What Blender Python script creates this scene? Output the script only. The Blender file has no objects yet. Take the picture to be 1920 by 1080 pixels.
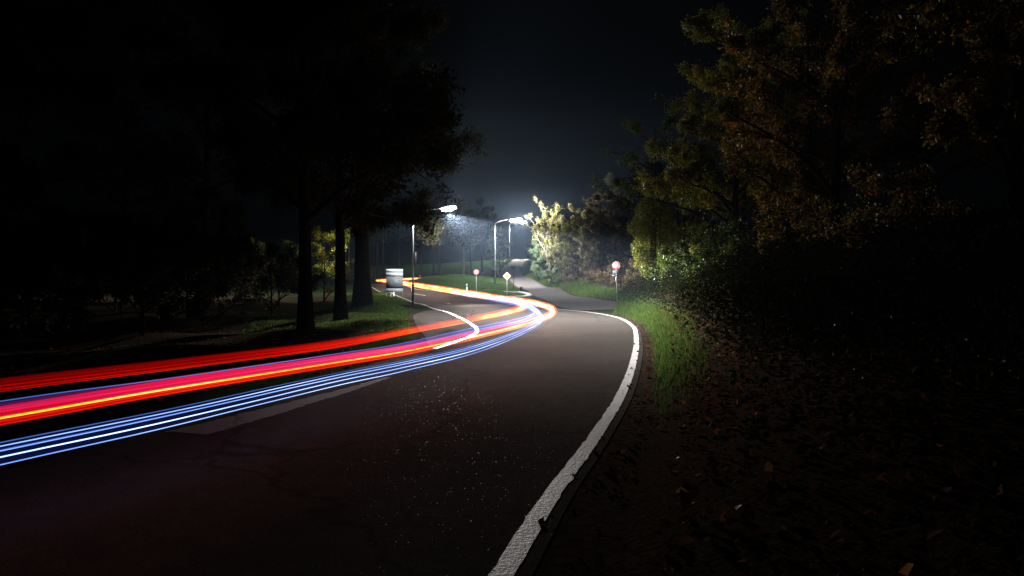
import bpy, math, random
import numpy as np
from mathutils import Vector, kdtree

# ------------------------------------------------------------------ camera, sky, exposure
sc = bpy.context.scene
COL = sc.collection
cam_d = bpy.data.cameras.new("camera")
cam = bpy.data.objects.new("camera", cam_d)
COL.objects.link(cam)
cam.location = (0.0, 0.0, 1.5)
cam.rotation_euler = (math.radians(89.79), 0.0, 0.0)
cam_d.sensor_width = 36.0
cam_d.lens = 26.0
cam_d.clip_start = 0.05
cam_d.clip_end = 3000.0
sc.camera = cam

world = bpy.data.worlds.new("World")
sc.world = world
world.use_nodes = True
wn = world.node_tree
sky = wn.nodes.new("ShaderNodeTexSky")
sky.sky_type = 'NISHITA'
sky.sun_disc = False
sky.sun_elevation = math.radians(-7.0)
sky.sun_rotation = math.radians(200.0)
sky.air_density = 1.0
wbg = wn.nodes["Background"]
wbg.inputs["Strength"].default_value = 0.05
wn.links.new(sky.outputs[0], wbg.inputs["Color"])

LAMP_POWER = (610000.0, 95000.0, 190000.0)     # street lamps, nearest first
# road lantern: wide throw along the road, sharp cut-off below the horizontal, a little spill upwards (degrees from straight down, share)
LAMP_PROFILE = ((0, .015), (35, .02), (48, .035), (57, .07), (65, .18), (71, .50), (75, 1.0), (78, 1.0), (79.6, .84), (80.5, .84), (81.2, .48), (81.9, .13), (82.8, .05), (85, .030), (92, .022), (108, .026), (180, .05))
# the two post lanterns of the side lane: bowls, upward share raised to make the mist glow
BOWL_PROFILE = ((0, .15), (45, .18), (60, .26), (70, .28), (76, .18), (80, .07), (83, .05), (92, .08), (108, .55), (180, .9))
LAMP_SIGN = -1.0
LAMP_COLOUR = (1.0, 0.975, 0.94)
HAZE_DENSITY = 0.00025

sc.view_settings.view_transform = 'Standard'
sc.view_settings.look = 'None'
sc.view_settings.gamma = 1.0
sc.view_settings.exposure = 0.0
sc.view_settings.use_curve_mapping = False
sc.render.engine = 'CYCLES'
sc.cycles.use_denoising = True
sc.cycles.max_bounces = 5
sc.cycles.diffuse_bounces = 2
sc.cycles.glossy_bounces = 2
sc.cycles.transmission_bounces = 2
sc.cycles.volume_bounces = 0
sc.cycles.transparent_max_bounces = 48
sc.cycles.sample_clamp_indirect = 2.0
sc.cycles.caustics_reflective = False
sc.cycles.caustics_refractive = False

rng = np.random.default_rng(11)
random.seed(5)

# ------------------------------------------------------------------ helpers
def build(name, V, F, mat=None, parent=None, smooth=False, attrs=None):
    """V: (n,3); F: list of arrays (m,3) / (m,4) or lists of index tuples."""
    V = np.asarray(V, dtype=np.float32).reshape(-1, 3)
    idx, start, tot, cur = [], [], [], 0
    for f in (F if isinstance(F, list) else [F]):
        f = np.asarray(f, dtype=np.int32)
        if f.size == 0:
            continue
        if f.ndim == 1:
            f = f.reshape(1, -1)
        n, k = f.shape
        idx.append(f.ravel())
        start.append(cur + np.arange(n, dtype=np.int32) * k)
        tot.append(np.full(n, k, dtype=np.int32))
        cur += n * k
    idx = np.concatenate(idx); start = np.concatenate(start); tot = np.concatenate(tot)
    me = bpy.data.meshes.new(name)
    me.vertices.add(len(V)); me.vertices.foreach_set("co", V.ravel())
    me.loops.add(len(idx)); me.loops.foreach_set("vertex_index", idx)
    me.polygons.add(len(start))
    me.polygons.foreach_set("loop_start", start)
    me.polygons.foreach_set("loop_total", tot)
    if smooth:
        me.polygons.foreach_set("use_smooth", np.ones(len(start), dtype=bool))
    me.update(calc_edges=True)
    if attrs:
        for k, a in attrs.items():
            at = me.attributes.new(k, 'FLOAT', 'POINT')
            at.data.foreach_set("value", np.asarray(a, dtype=np.float32))
    me.validate()
    if mat is not None:
        me.materials.append(mat)
    o = bpy.data.objects.new(name, me)
    COL.objects.link(o)
    if parent is not None:
        o.parent = parent
    return o

class MB:
    """collects shapes into one mesh"""
    def __init__(self):
        self.V, self.F3, self.F4, self.FN, self.n = [], [], [], [], 0
    def add(self, V, F):
        V = np.asarray(V, dtype=float).reshape(-1, 3)
        for f in F:
            f = np.asarray(f, dtype=int)
            if f.ndim == 1:
                f = f.reshape(1, -1)
            (self.F3 if f.shape[1] == 3 else self.F4 if f.shape[1] == 4 else self.FN).append(f + self.n)
        self.V.append(V); self.n += len(V)
    def box(self, lo, hi):
        x0, y0, z0 = lo; x1, y1, z1 = hi
        V = [(x0,y0,z0),(x1,y0,z0),(x1,y1,z0),(x0,y1,z0),(x0,y0,z1),(x1,y0,z1),(x1,y1,z1),(x0,y1,z1)]
        self.add(V, [[(0,3,2,1),(4,5,6,7),(0,1,5,4),(1,2,6,5),(2,3,7,6),(3,0,4,7)]])
    def tube(self, P, R, n=8, cap=True, squash=None):
        P = np.asarray(P, float); m = len(P)
        R = np.broadcast_to(np.asarray(R, float), (m,))
        T = np.gradient(P, axis=0); T /= np.maximum(np.linalg.norm(T, axis=1, keepdims=True), 1e-9)
        up = np.array([0, 0, 1.0]) if np.abs(T[:, 2]).mean() < 0.9 else np.array([1.0, 0, 0])
        A = np.cross(T, up); A /= np.maximum(np.linalg.norm(A, axis=1, keepdims=True), 1e-9)
        B = np.cross(A, T)
        a = np.arange(n) * 2 * math.pi / n
        ca, sa = np.cos(a), np.sin(a)
        k1, k2 = (1, 1) if squash is None else squash
        V = (P[:, None, :] + R[:, None, None] * (k1 * ca[None, :, None] * A[:, None, :] + k2 * sa[None, :, None] * B[:, None, :])).reshape(-1, 3)
        i = np.arange(m - 1)[:, None] * n; j = np.arange(n)[None, :]; j2 = (j + 1) % n
        F = np.stack([i + j, i + j2, i + n + j2, i + n + j], -1).reshape(-1, 4)
        fs = [F]
        if cap:
            fs += [np.arange(n)[::-1], (m - 1) * n + np.arange(n)]
        self.add(V, fs)
    def prism(self, pts, y0, y1):
        """polygon in XZ extruded along Y"""
        n = len(pts)
        V = [(x, y0, z) for x, z in pts] + [(x, y1, z) for x, z in pts]
        fs = [np.arange(n), (n + np.arange(n))[::-1]]
        fs.append(np.array([(i, n + i, n + (i + 1) % n, (i + 1) % n) for i in range(n)]))
        self.add(V, fs)
    def ring(self, r0, r1, y0, y1, cx=0, cz=0, n=40):
        a = np.arange(n) * 2 * math.pi / n
        def c(r, y): return np.stack([cx + r * np.cos(a), np.full(n, y), cz + r * np.sin(a)], -1)
        V = np.concatenate([c(r0, y0), c(r1, y0), c(r1, y1), c(r0, y1)])
        j = np.arange(n); j2 = (j + 1) % n; fs = []
        for k in range(4):
            k2 = (k + 1) % 4
            fs.append(np.stack([k*n + j, k*n + j2, k2*n + j2, k2*n + j], -1))
        self.add(V, fs)
    def build(self, name, mat=None, parent=None, smooth=False, attrs=None):
        F = []
        for L in (self.F3, self.F4):
            if L: F.append(np.concatenate(L))
        F += self.FN
        return build(name, np.concatenate(self.V), F, mat, parent, smooth, attrs)

def tag(o, label=None, cat=None, group=None, kind=None):
    if label: o['label'] = label
    if cat: o['category'] = cat
    if group: o['group'] = group
    if kind: o['kind'] = kind
    return o

def thing(name, label, cat, loc=(0, 0, 0), rz=0.0, group=None):
    o = bpy.data.objects.new(name, None)
    COL.objects.link(o)
    o.location = loc; o.rotation_euler = (0, 0, rz); o.empty_display_size = 0.2
    return tag(o, label, cat, group)

def spline(P, n, closed=False):
    """Catmull-Rom through P, n samples evenly spaced by arc length"""
    P = np.asarray(P, float)
    Q = np.concatenate([[2*P[0] - P[1]], P, [2*P[-1] - P[-2]]])
    out = []
    for i in range(len(P) - 1):
        p0, p1, p2, p3 = Q[i:i+4]
        t = np.linspace(0, 1, 24, endpoint=False)[:, None]
        out.append(0.5*((2*p1) + (-p0+p2)*t + (2*p0-5*p1+4*p2-p3)*t*t + (-p0+3*p1-3*p2+p3)*t**3))
    out.append(P[-1:]); S = np.concatenate(out)
    d = np.concatenate([[0], np.cumsum(np.linalg.norm(np.diff(S, axis=0), axis=1))])
    s = np.linspace(0, d[-1], n)
    return np.stack([np.interp(s, d, S[:, k]) for k in range(S.shape[1])], -1)

# ------------------------------------------------------------------ materials
def newmat(name):
    m = bpy.data.materials.new(name); m.use_nodes = True
    nt = m.node_tree
    return m, nt, nt.nodes["Principled BSDF"]

def nd(nt, t, **kw):
    n = nt.nodes.new(t)
    for k, v in kw.items():
        setattr(n, k, v)
    return n

def ramp(nt, src, stops):
    r = nt.nodes.new("ShaderNodeValToRGB")
    e = r.color_ramp.elements
    for p, c in stops[1:-1]: e.new(p)
    for q, (p, c) in zip(e, stops):
        q.position = p; q.color = (c[0], c[1], c[2], 1) if len(c) > 2 else (c[0],)*3 + (1,)
    nt.links.new(src, r.inputs[0])
    return r

def noise(nt, scale, detail=4, rough=0.55, coord=None):
    n = nt.nodes.new("ShaderNodeTexNoise")
    n.inputs["Scale"].default_value = scale; n.inputs["Detail"].default_value = detail
    n.inputs["Roughness"].default_value = rough
    if coord is None:
        g = nt.nodes.new("ShaderNodeNewGeometry"); coord = g.outputs["Position"]
    nt.links.new(coord, n.inputs["Vector"])
    return n

def plain(name, col, rough=0.5, metal=0.0, var=0.12, scale=9.0, bump=0.0):
    m, nt, b = newmat(name)
    n = noise(nt, scale)
    lo = tuple(c*(1-var) for c in col); hi = tuple(min(1, c*(1+var)) for c in col)
    r = ramp(nt, n.outputs["Fac"], [(0.3, lo), (0.7, hi)])
    nt.links.new(r.outputs[0], b.inputs["Base Color"])
    b.inputs["Roughness"].default_value = rough; b.inputs["Metallic"].default_value = metal
    if bump:
        bp = nd(nt, "ShaderNodeBump"); bp.inputs["Distance"].default_value = bump; bp.inputs["Strength"].default_value = 0.8
        n2 = noise(nt, scale*4); nt.links.new(n2.outputs["Fac"], bp.inputs["Height"]); nt.links.new(bp.outputs[0], b.inputs["Normal"])
    return m

def asphalt_mat(name, lo, hi, r0, r1, bumpd=0.006):
    m, nt, b = newmat(name)
    g = nd(nt, "ShaderNodeNewGeometry")
    big = noise(nt, 0.35, 5); mid = noise(nt, 4.0, 6, .65); fine = noise(nt, 90, 3, 0.7)
    v = nd(nt, "ShaderNodeTexVoronoi"); v.inputs["Scale"].default_value = 120.0
    nt.links.new(g.outputs["Position"], v.inputs["Vector"])
    m1 = nd(nt, "ShaderNodeMix", data_type='FLOAT'); m1.inputs[0].default_value = 0.5
    nt.links.new(big.outputs["Fac"], m1.inputs[2]); nt.links.new(mid.outputs["Fac"], m1.inputs[3])
    m2 = nd(nt, "ShaderNodeMix", data_type='FLOAT'); m2.inputs[0].default_value = 0.4
    nt.links.new(m1.outputs[0], m2.inputs[2]); nt.links.new(v.outputs["Color"], m2.inputs[3])
    c = ramp(nt, m2.outputs[0], [(0.30, lo), (0.72, hi)])
    # hairline cracks and sealed joints
    w = noise(nt, 1.4, 4); wv = nd(nt, "ShaderNodeVectorMath", operation='MULTIPLY_ADD'); wv.inputs[1].default_value = (.9, .9, 0)
    nt.links.new(w.outputs["Color"], wv.inputs[0]); nt.links.new(g.outputs["Position"], wv.inputs[2])
    cr = nd(nt, "ShaderNodeTexVoronoi", feature='DISTANCE_TO_EDGE'); cr.inputs["Scale"].default_value = .22
    nt.links.new(wv.outputs[0], cr.inputs["Vector"])
    ck = ramp(nt, cr.outputs["Distance"], [(0.0, (.35, .35, .35)), (.0035, (.45, .45, .45)), (.006, (1, 1, 1))])
    mu = nd(nt, "ShaderNodeMix", data_type='RGBA', blend_type='MULTIPLY'); mu.inputs[0].default_value = .45
    nt.links.new(c.outputs[0], mu.inputs[6]); nt.links.new(ck.outputs[0], mu.inputs[7])
    nt.links.new(mu.outputs[2], b.inputs["Base Color"])
    sp = nd(nt, "ShaderNodeSeparateColor"); nt.links.new(v.outputs["Color"], sp.inputs[0])
    rr = ramp(nt, sp.outputs["Green"], [(0.0, (r0,)), (.08, (r0+.1,)), (.12, (r1,)), (1.0, (.98,))])
    nt.links.new(rr.outputs[0], b.inputs["Roughness"])
    sl = ramp(nt, sp.outputs["Green"], [(0.0, (.02,)), (.0015, (.012,)), (.003, (.0,)), (1.0, (.0,))])   # only a few polished stones shine
    nt.links.new(sl.outputs[0], b.inputs["Specular IOR Level"])
    bp = nd(nt, "ShaderNodeBump"); bp.inputs["Distance"].default_value = bumpd; bp.inputs["Strength"].default_value = 0.8
    nt.links.new(v.outputs["Distance"], bp.inputs["Height"])
    nt.links.new(bp.outputs[0], b.inputs["Normal"])
    return m

def paint_mat(name, wear=0.36):
    m, nt, b = newmat(name)
    n1 = noise(nt, 22, 6, 0.7); n2 = noise(nt, 1.3, 3)
    mx = nd(nt, "ShaderNodeMix", data_type='FLOAT'); mx.inputs[0].default_value = 0.3
    nt.links.new(n1.outputs["Fac"], mx.inputs[2]); nt.links.new(n2.outputs["Fac"], mx.inputs[3])
    c = ramp(nt, mx.outputs[0], [(wear, (0.09, 0.085, 0.08)), (wear+0.07, (0.55, 0.54, 0.52)), (0.6, (0.84, 0.83, 0.80))])
    nt.links.new(c.outputs[0], b.inputs["Base Color"])
    b.inputs["Roughness"].default_value = 0.55; b.inputs["Specular IOR Level"].default_value = .10
    n3 = noise(nt, 40, 3, 0.6)
    bp = nd(nt, "ShaderNodeBump"); bp.inputs["Distance"].default_value = 0.012; bp.inputs["Strength"].default_value = 0.9
    nt.links.new(n3.outputs["Fac"], bp.inputs["Height"]); nt.links.new(bp.outputs[0], b.inputs["Normal"])
    return m

def leaf_mat(name, stops, rough=0.5, trans=0.35, spec=.12):
    m, nt, b = newmat(name); b.inputs['Specular IOR Level'].default_value = spec
    a = nd(nt, "ShaderNodeAttribute", attribute_name="v")
    r = ramp(nt, a.outputs["Fac"], stops)
    nt.links.new(r.outputs[0], b.inputs["Base Color"])
    b.inputs["Roughness"].default_value = rough
    t = nd(nt, "ShaderNodeBsdfTranslucent"); nt.links.new(r.outputs[0], t.inputs["Color"])
    mx = nd(nt, "ShaderNodeMixShader"); mx.inputs[0].default_value = trans
    nt.links.new(b.outputs[0], mx.inputs[1]); nt.links.new(t.outputs[0], mx.inputs[2])
    nt.links.new(mx.outputs[0], nt.nodes["Material Output"].inputs["Surface"])
    return m

def bark_mat(name, lo, hi):
    m, nt, b = newmat(name)
    g = nd(nt, "ShaderNodeNewGeometry"); mp = nd(nt, "ShaderNodeMapping"); mp.inputs["Scale"].default_value = (1, 1, 0.18)
    nt.links.new(g.outputs["Position"], mp.inputs["Vector"])
    n = noise(nt, 26, 6, 0.65, mp.outputs[0])
    r = ramp(nt, n.outputs["Fac"], [(0.35, lo), (0.65, hi)]); nt.links.new(r.outputs[0], b.inputs["Base Color"])
    b.inputs["Roughness"].default_value = 0.9; b.inputs["Specular IOR Level"].default_value = 0.0
    bp = nd(nt, "ShaderNodeBump"); bp.inputs["Distance"].default_value = 0.03; bp.inputs["Strength"].default_value = 0.9
    nt.links.new(n.outputs["Fac"], bp.inputs["Height"]); nt.links.new(bp.outputs[0], b.inputs["Normal"])
    return m

M = {}
M['asphalt'] = asphalt_mat("asphalt", (0.050, 0.044, 0.040), (0.105, 0.093, 0.085), 0.5, 0.85)
M['lane'] = asphalt_mat("lane_asphalt", (0.08, 0.074, 0.072), (0.14, 0.13, 0.125), 0.6, 0.9)
M['reflection_tone'] = asphalt_mat("reflection_asphalt", (0.20, 0.19, 0.19), (0.36, 0.34, 0.34), 0.6, 0.8)
M['paint'] = paint_mat("road_paint", .315)
M['paint_worn'] = paint_mat("road_paint_worn", 0.42)
M['kerb'] = plain("kerb_stone", (0.22, 0.22, 0.21), 0.7, 0, 0.2, 6, 0.004)
M['steel'] = plain("galvanised_steel", (0.42, 0.43, 0.44), 0.45, 0.6, 0.15, 14)
M['dark_steel'] = plain("dark_coated_steel", (0.02, 0.021, 0.023), 0.5, 0.2, 0.2, 12)
M['arm_steel'] = plain("dark_grey_steel", (0.07, 0.072, 0.075), 0.6, 0.3, 0.2, 14)  # steel of the lamp arms, darker than the poles
M['white_plate'] = plain("white_sign_sheeting", (0.72, 0.73, 0.74), 0.4, 0, 0.05, 5)
M['red_plate'] = plain("red_sign_sheeting", (0.55, 0.02, 0.03), 0.4, 0, 0.08, 5)
M['yellow_plate'] = plain("yellow_sign_sheeting", (0.75, 0.42, 0.04), 0.4, 0, 0.08, 5)
M['black_print'] = plain("black_print", (0.012, 0.012, 0.013), 0.5, 0, 0.1, 5)
M['grey_plate'] = plain("grey_panel", (0.11, 0.13, 0.142), 0.6, 0, 0.12, 3)
M['pale_plate'] = plain("pale_panel", (0.28, 0.325, 0.345), 0.6, 0, 0.07, 4)
M['grey_print'] = plain("grey_print", (0.09, 0.1, 0.11), 0.5, 0, 0.2, 5)
M['blue_plate'] = plain("blue_plate", (0.25, 0.33, 0.55), 0.45, 0, 0.07, 5)
M['sign_back'] = plain("aluminium_sign_back", (0.10, 0.10, 0.11), 0.55, 0.4, 0.15, 6)
M['plastic'] = plain("white_plastic", (0.75, 0.75, 0.73), 0.5, 0, 0.08, 8)
M['stone'] = plain("pale_stone", (0.42, 0.42, 0.40), 0.85, 0, 0.3, 7, 0.02)
M['wood'] = plain("dark_wood", (0.03, 0.022, 0.018), 0.8, 0, 0.3, 20, 0.006)
M['bark'] = bark_mat("bark", (0.008, 0.007, 0.006), (0.034, 0.029, 0.024))
M['pale_bark'] = bark_mat("pale_bark", (0.05, 0.043, 0.037), (0.14, 0.125, 0.105))
M['twig'] = bark_mat("bare_twig", (0.13, 0.115, 0.09), (0.30, 0.27, 0.21))
M['green'] = leaf_mat("green_leaves", [(0, (0.02, 0.045, 0.008)), (0.6, (0.06, 0.10, 0.015)), (1, (0.16, 0.16, 0.02))])
M['yellowgreen'] = leaf_mat("yellow_green_leaves", [(0, (0.06, 0.09, 0.01)), (0.6, (0.16, 0.17, 0.018)), (1, (0.34, 0.26, 0.03))])
M['autumn'] = leaf_mat("autumn_leaves", [(0, (0.03, 0.026, 0.006)), (0.5, (0.10, 0.078, 0.012)), (0.8, (0.26, 0.17, 0.018)), (1, (0.46, 0.21, 0.02))])
M['tan'] = leaf_mat("withered_leaves", [(0, (0.05, 0.04, 0.02)), (0.6, (0.14, 0.11, 0.055)), (1, (0.27, 0.21, 0.11))])
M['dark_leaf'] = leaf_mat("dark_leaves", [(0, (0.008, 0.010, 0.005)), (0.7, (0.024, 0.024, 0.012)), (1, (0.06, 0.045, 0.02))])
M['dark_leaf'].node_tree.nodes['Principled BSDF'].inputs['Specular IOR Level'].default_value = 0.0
M['shade_leaf'] = leaf_mat("shade_tinted_leaves", [(0, (0.003, 0.004, 0.002)), (0.7, (0.008, 0.008, 0.004)), (1, (0.02, 0.016, 0.008))], .8, .2, 0.0)  # darker leaf copy: shade put into the colour of crowns near the lamps
M['silver'] = leaf_mat("silvery_green_leaves", [(0, (0.06, 0.10, 0.05)), (0.6, (0.14, 0.2, 0.10)), (1, (0.3, 0.36, 0.22))])
M['litter'] = leaf_mat("wet_fallen_leaves", [(0, (0.05, 0.028, 0.016)), (0.5, (0.16, 0.08, 0.035)), (0.8, (0.38, 0.17, 0.05)), (1, (0.65, 0.32, 0.09))], 0.8, 0.10, 0.0)
M['glossy'] = leaf_mat("wet_shining_leaves", [(0, (0.03, 0.02, 0.014)), (1, (0.2, 0.12, 0.06))], 0.5, 0.05, .05)
M['olive'] = leaf_mat("olive_leaves", [(0, (0.06, 0.065, 0.02)), (0.6, (0.14, 0.14, 0.045)), (1, (0.30, 0.26, 0.13))])
M['grass'] = leaf_mat("grass_blades", [(0, (0.022, 0.044, 0.009)), (0.6, (0.052, 0.092, 0.017)), (0.9, (0.12, 0.14, 0.04)), (1, (0.22, 0.18, 0.08))], 0.8, 0.25, 0.0)
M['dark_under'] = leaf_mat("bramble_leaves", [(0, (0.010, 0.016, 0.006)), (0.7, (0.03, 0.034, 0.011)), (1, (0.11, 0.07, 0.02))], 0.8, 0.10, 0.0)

def ground_mat():
    m, nt, b = newmat("soil_and_turf")
    a = nd(nt, "ShaderNodeAttribute", attribute_name="turf")
    n = noise(nt, 3.0, 6); n2 = noise(nt, 25, 4)
    soil = ramp(nt, n2.outputs["Fac"], [(0.3, (0.018, 0.013, 0.010)), (0.7, (0.06, 0.042, 0.03))])
    turf = ramp(nt, n.outputs["Fac"], [(0.3, (0.012, 0.026, 0.005)), (0.7, (0.03, 0.055, 0.010))])
    mx = nd(nt, "ShaderNodeMix", data_type='RGBA')
    nt.links.new(a.outputs["Fac"], mx.inputs[0]); nt.links.new(soil.outputs[0], mx.inputs[6]); nt.links.new(turf.outputs[0], mx.inputs[7])
    nt.links.new(mx.outputs[2], b.inputs["Base Color"]); b.inputs["Roughness"].default_value = 0.95; b.inputs["Specular IOR Level"].default_value = 0.0
    bp = nd(nt, "ShaderNodeBump"); bp.inputs["Distance"].default_value = 0.012; bp.inputs["Strength"].default_value = 0.8
    nt.links.new(n2.outputs["Fac"], bp.inputs["Height"]); nt.links.new(bp.outputs[0], b.inputs["Normal"])
    return m
M['ground'] = ground_mat()

def emit(name, col, strength):
    m = bpy.data.materials.new(name); m.use_nodes = True; nt = m.node_tree
    nt.nodes.remove(nt.nodes["Principled BSDF"])
    e = nd(nt, "ShaderNodeEmission"); e.inputs["Color"].default_value = (*col, 1); e.inputs["Strength"].default_value = strength
    nt.links.new(e.outputs[0], nt.nodes["Material Output"].inputs["Surface"])
    return m
M['lamp_glass'] = emit("lit_lamp_lens", (0.9, 0.97, 1.0), 40.0)

def trail_mat(name, stops, gain):
    """light laid down along a path: emission that adds to whatever lies behind it"""
    m = bpy.data.materials.new(name); m.use_nodes = True; nt = m.node_tree
    nt.nodes.remove(nt.nodes["Principled BSDF"])
    a = nd(nt, "ShaderNodeAttribute", attribute_name="glow")
    c = ramp(nt, a.outputs["Fac"], stops)
    g = nd(nt, "ShaderNodeMath", operation='MULTIPLY'); g.inputs[1].default_value = gain
    nt.links.new(a.outputs["Fac"], g.inputs[0])
    e = nd(nt, "ShaderNodeEmission")
    nt.links.new(c.outputs[0], e.inputs["Color"]); nt.links.new(g.outputs[0], e.inputs["Strength"])
    t = nd(nt, "ShaderNodeBsdfTransparent"); s = nd(nt, "ShaderNodeAddShader")
    nt.links.new(e.outputs[0], s.inputs[0]); nt.links.new(t.outputs[0], s.inputs[1])
    nt.links.new(s.outputs[0], nt.nodes["Material Output"].inputs["Surface"])
    m.cycles.emission_sampling = 'NONE'
    return m
TR = [(0, (1.0, 0.0, 0.0)), (.3, (1.0, 0.01, 0.002)), (.5, (1.0, .06, .004)), (.7, (1.0, .25, .01)), (.86, (1.0, .48, .06)), (1, (1.0, .72, .26))]
TC = [(0, (.6, 0.0, .06)), (.3, (1.0, 0.0, .014)), (.5, (1.0, .006, .022)), (.7, (1.0, .12, .13)), (.86, (1.0, .34, .22)), (1, (1.0, .60, .40))]
TA = [(0, (1.0, .10, .004)), (.3, (1.0, .25, .005)), (.7, (1.0, .5, .02)), (1, (1.0, .8, .4))]
M['t_red'] = trail_mat("red_light", TR, .8)
M['t_crimson'] = trail_mat("crimson_light", TC, .8)
M['t_amber'] = trail_mat("amber_light", TA, 1.4)
M['t_blue'] = trail_mat("blue_white_light", [(0, (.10, .22, 1.0)), (.6, (.22, .42, 1.0)), (1, (.5, .68, 1.0))], 1.2)
M['t_navy'] = trail_mat("deep_blue_light", [(0, (.06, .12, 1.0)), (1, (.15, .22, 1.0))], .5)
M['t_violet'] = trail_mat("violet_light", [(0, (.25, .15, 1.0)), (1, (.45, .38, 1.0))], .5)
# ------------------------------------------------------------------ lie of the land
CTRL = np.array([
 (-30,-10,0),(0,-10,0),(20,-10,.3),(-20,0,0),(0,0,0),(10,5,.1),(-20,25,0),(-3,10,0),(0,20,0),(4,28,0),(10,25,.2),(-4,30,0),
 (3,38,0),(-6,42,0),(1,46,0),(8,48,.06),(8.1,57,.22),(-7.3,54.5,-.03),(-6,56,.06),(0,56,.12),(5.9,55,.06),(-9.1,62,.10),(-10.6,62,.32),
 (-10.9,70,.49),(-13.5,80,.75),(-16.9,90,1.18),(-12,88,1.12),(-4.6,72,.62),(-1.4,66,.31),(1.66,72,.49),(4,72,.46),(2.66,88,1.18),
 (.23,108,2.67),(-.27,124,4.0),(.84,146,5.9),(1.7,158,7.0),(-2.12,92,1.83),(-.57,158,6.97),(-20,102,1.6),(-15,112,1.75),(-8,118,2.0),
 (-6.2,92,2.7),(-3.6,75,.75),(-9,101,2.5),(.9,78,.85),(.18,82,1.05),(5,170,7.6),(14,178,8),(20,120,5),(12,82,2.0),(16,60,1.2),(6,100,2.3),
 (-40,60,.4),(-40,110,2),(-60,20,0),(60,20,2),(60,80,4),(-30,150,4),(-60,170,5),(60,170,9),(0,200,8),(-200,-50,0),(200,-50,4),(-200,300,8),(200,300,12),(0,300,9)
], float)
_c = 5.0
def _phi(A, B):
    d2 = ((A[:, None, :] - B[None, :, :])**2).sum(-1)
    return np.sqrt(d2 + _c*_c)
_P = CTRL[:, :2]
_A = np.block([[_phi(_P, _P) - 0.05*np.eye(len(_P)), np.ones((len(_P), 1))], [np.ones((1, len(_P))), np.zeros((1, 1))]])
_W = np.linalg.solve(_A, np.append(CTRL[:, 2], 0))
def zb(X, Y):
    X = np.asarray(X, float); Y = np.asarray(Y, float); sh = X.shape
    P = np.stack([X.ravel(), Y.ravel()], -1); out = np.empty(len(P))
    for i in range(0, len(P), 20000):
        out[i:i+20000] = _phi(P[i:i+20000], _P) @ _W[:-1] + _W[-1]
    return out.reshape(sh)

# main road: centre of the right hand and the left hand edge line, metres
R_LINE = [(-3.6,-12),(-2.2,-5.5),(-.93,0),(-.05,3.82),(.285,5.27),(.76,7.05),(1.5,10.1),(2.35,14.3),(3.33,19.8),(4.4,27),(4.85,34),(4.3,40.5),(2.7,47.5),
          (.7,56),(-1.43,65),(-4.6,72.5),(-8,80),(-11.6,87.5),(-13.3,91.5),(-13.2,95),(-11.5,98.5),(-8,103),(-3,107)]
L_LINE = [(-8.3,-12),(-6.6,-5.5),(-5.3,0),(-4.5,3.5),(-4.1,5),(-3.65,7),(-3.05,10.3),(-2.4,14.3),(-1.5,19.8),(-1.15,24.3),(-1.75,30),(-3.3,39.5),(-4.6,46),
          (-6.2,54),(-8.3,62),(-10.7,69.5),(-13.5,80),(-16.9,90),(-20,97),(-20.6,103),(-19,109),(-14,115),(-7,119)]
NR = 360
# one common parameter, so that both edges keep step
def edge(pts, n):
    pts = np.asarray(pts, float)
    t = np.arange(len(pts)); tt = np.linspace(0, len(pts)-1, n)
    Q = np.concatenate([[2*pts[0]-pts[1]], pts, [2*pts[-1]-pts[-2]]])
    i = np.minimum(tt.astype(int), len(pts)-2); u = (tt - i)[:, None]
    p0, p1, p2, p3 = Q[i], Q[i+1], Q[i+2], Q[i+3]
    return 0.5*((2*p1) + (-p0+p2)*u + (2*p0-5*p1+4*p2-p3)*u*u + (-p0+3*p1-3*p2+p3)*u**3)
RE, LE = edge(R_LINE, NR), edge(L_LINE, NR)
dirv = LE - RE; dirv /= np.linalg.norm(dirv, axis=1, keepdims=True)
RO, LO = RE - 0.16*dirv, LE + 0.26*dirv            # asphalt runs on past the lines
K = 15
u = np.linspace(0, 1, K)[None, :, None]
ROAD = RO[:, None, :]*(1-u) + LO[:, None, :]*u

SIDE_C = [(7.6,45.5),(6.0,54),(5.0,62),(4.0,72),(2.66,88),(.3,108),(-.27,124),(.84,146),(1.9,158),(2.6,163),(3.6,168)]
SIDE_W = [7.5,5.6,4.2,3.6,3.5,3.5,3.4,3.2,3.2,3.2,3.2]
SC = spline(SIDE_C, 150)
_d = np.concatenate([[0], np.cumsum(np.linalg.norm(np.diff(SC, axis=0), axis=1))])
_kn = [ _d[np.argmin(((SC-np.array(p))**2).sum(1))] for p in SIDE_C ]
SW = np.interp(_d, _kn, SIDE_W)
T = np.gradient(SC, axis=0); T /= np.linalg.norm(T, axis=1, keepdims=True); N = np.stack([T[:,1], -T[:,0]], -1)
us = np.linspace(-.5, .5, 9)[None, :, None]
SIDE = SC[:, None, :] + N[:, None, :]*SW[:, None, None]*us

# paved apron left of the inner bend
AP_IN = edge([(-1.8,18.2),(-1.25,22),(-1.4,26),(-2.0,31),(-3.2,38),(-4.6,45)], 60)
AP_OUT = edge([(-2.0,18.0),(-2.6,22),(-3.3,26),(-4.1,31),(-5.0,38),(-5.1,45)], 60)
ua = np.linspace(0, 1, 6)[None, :, None]
APRON = AP_IN[:, None, :]*(1-ua) + AP_OUT[:, None, :]*ua

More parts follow.
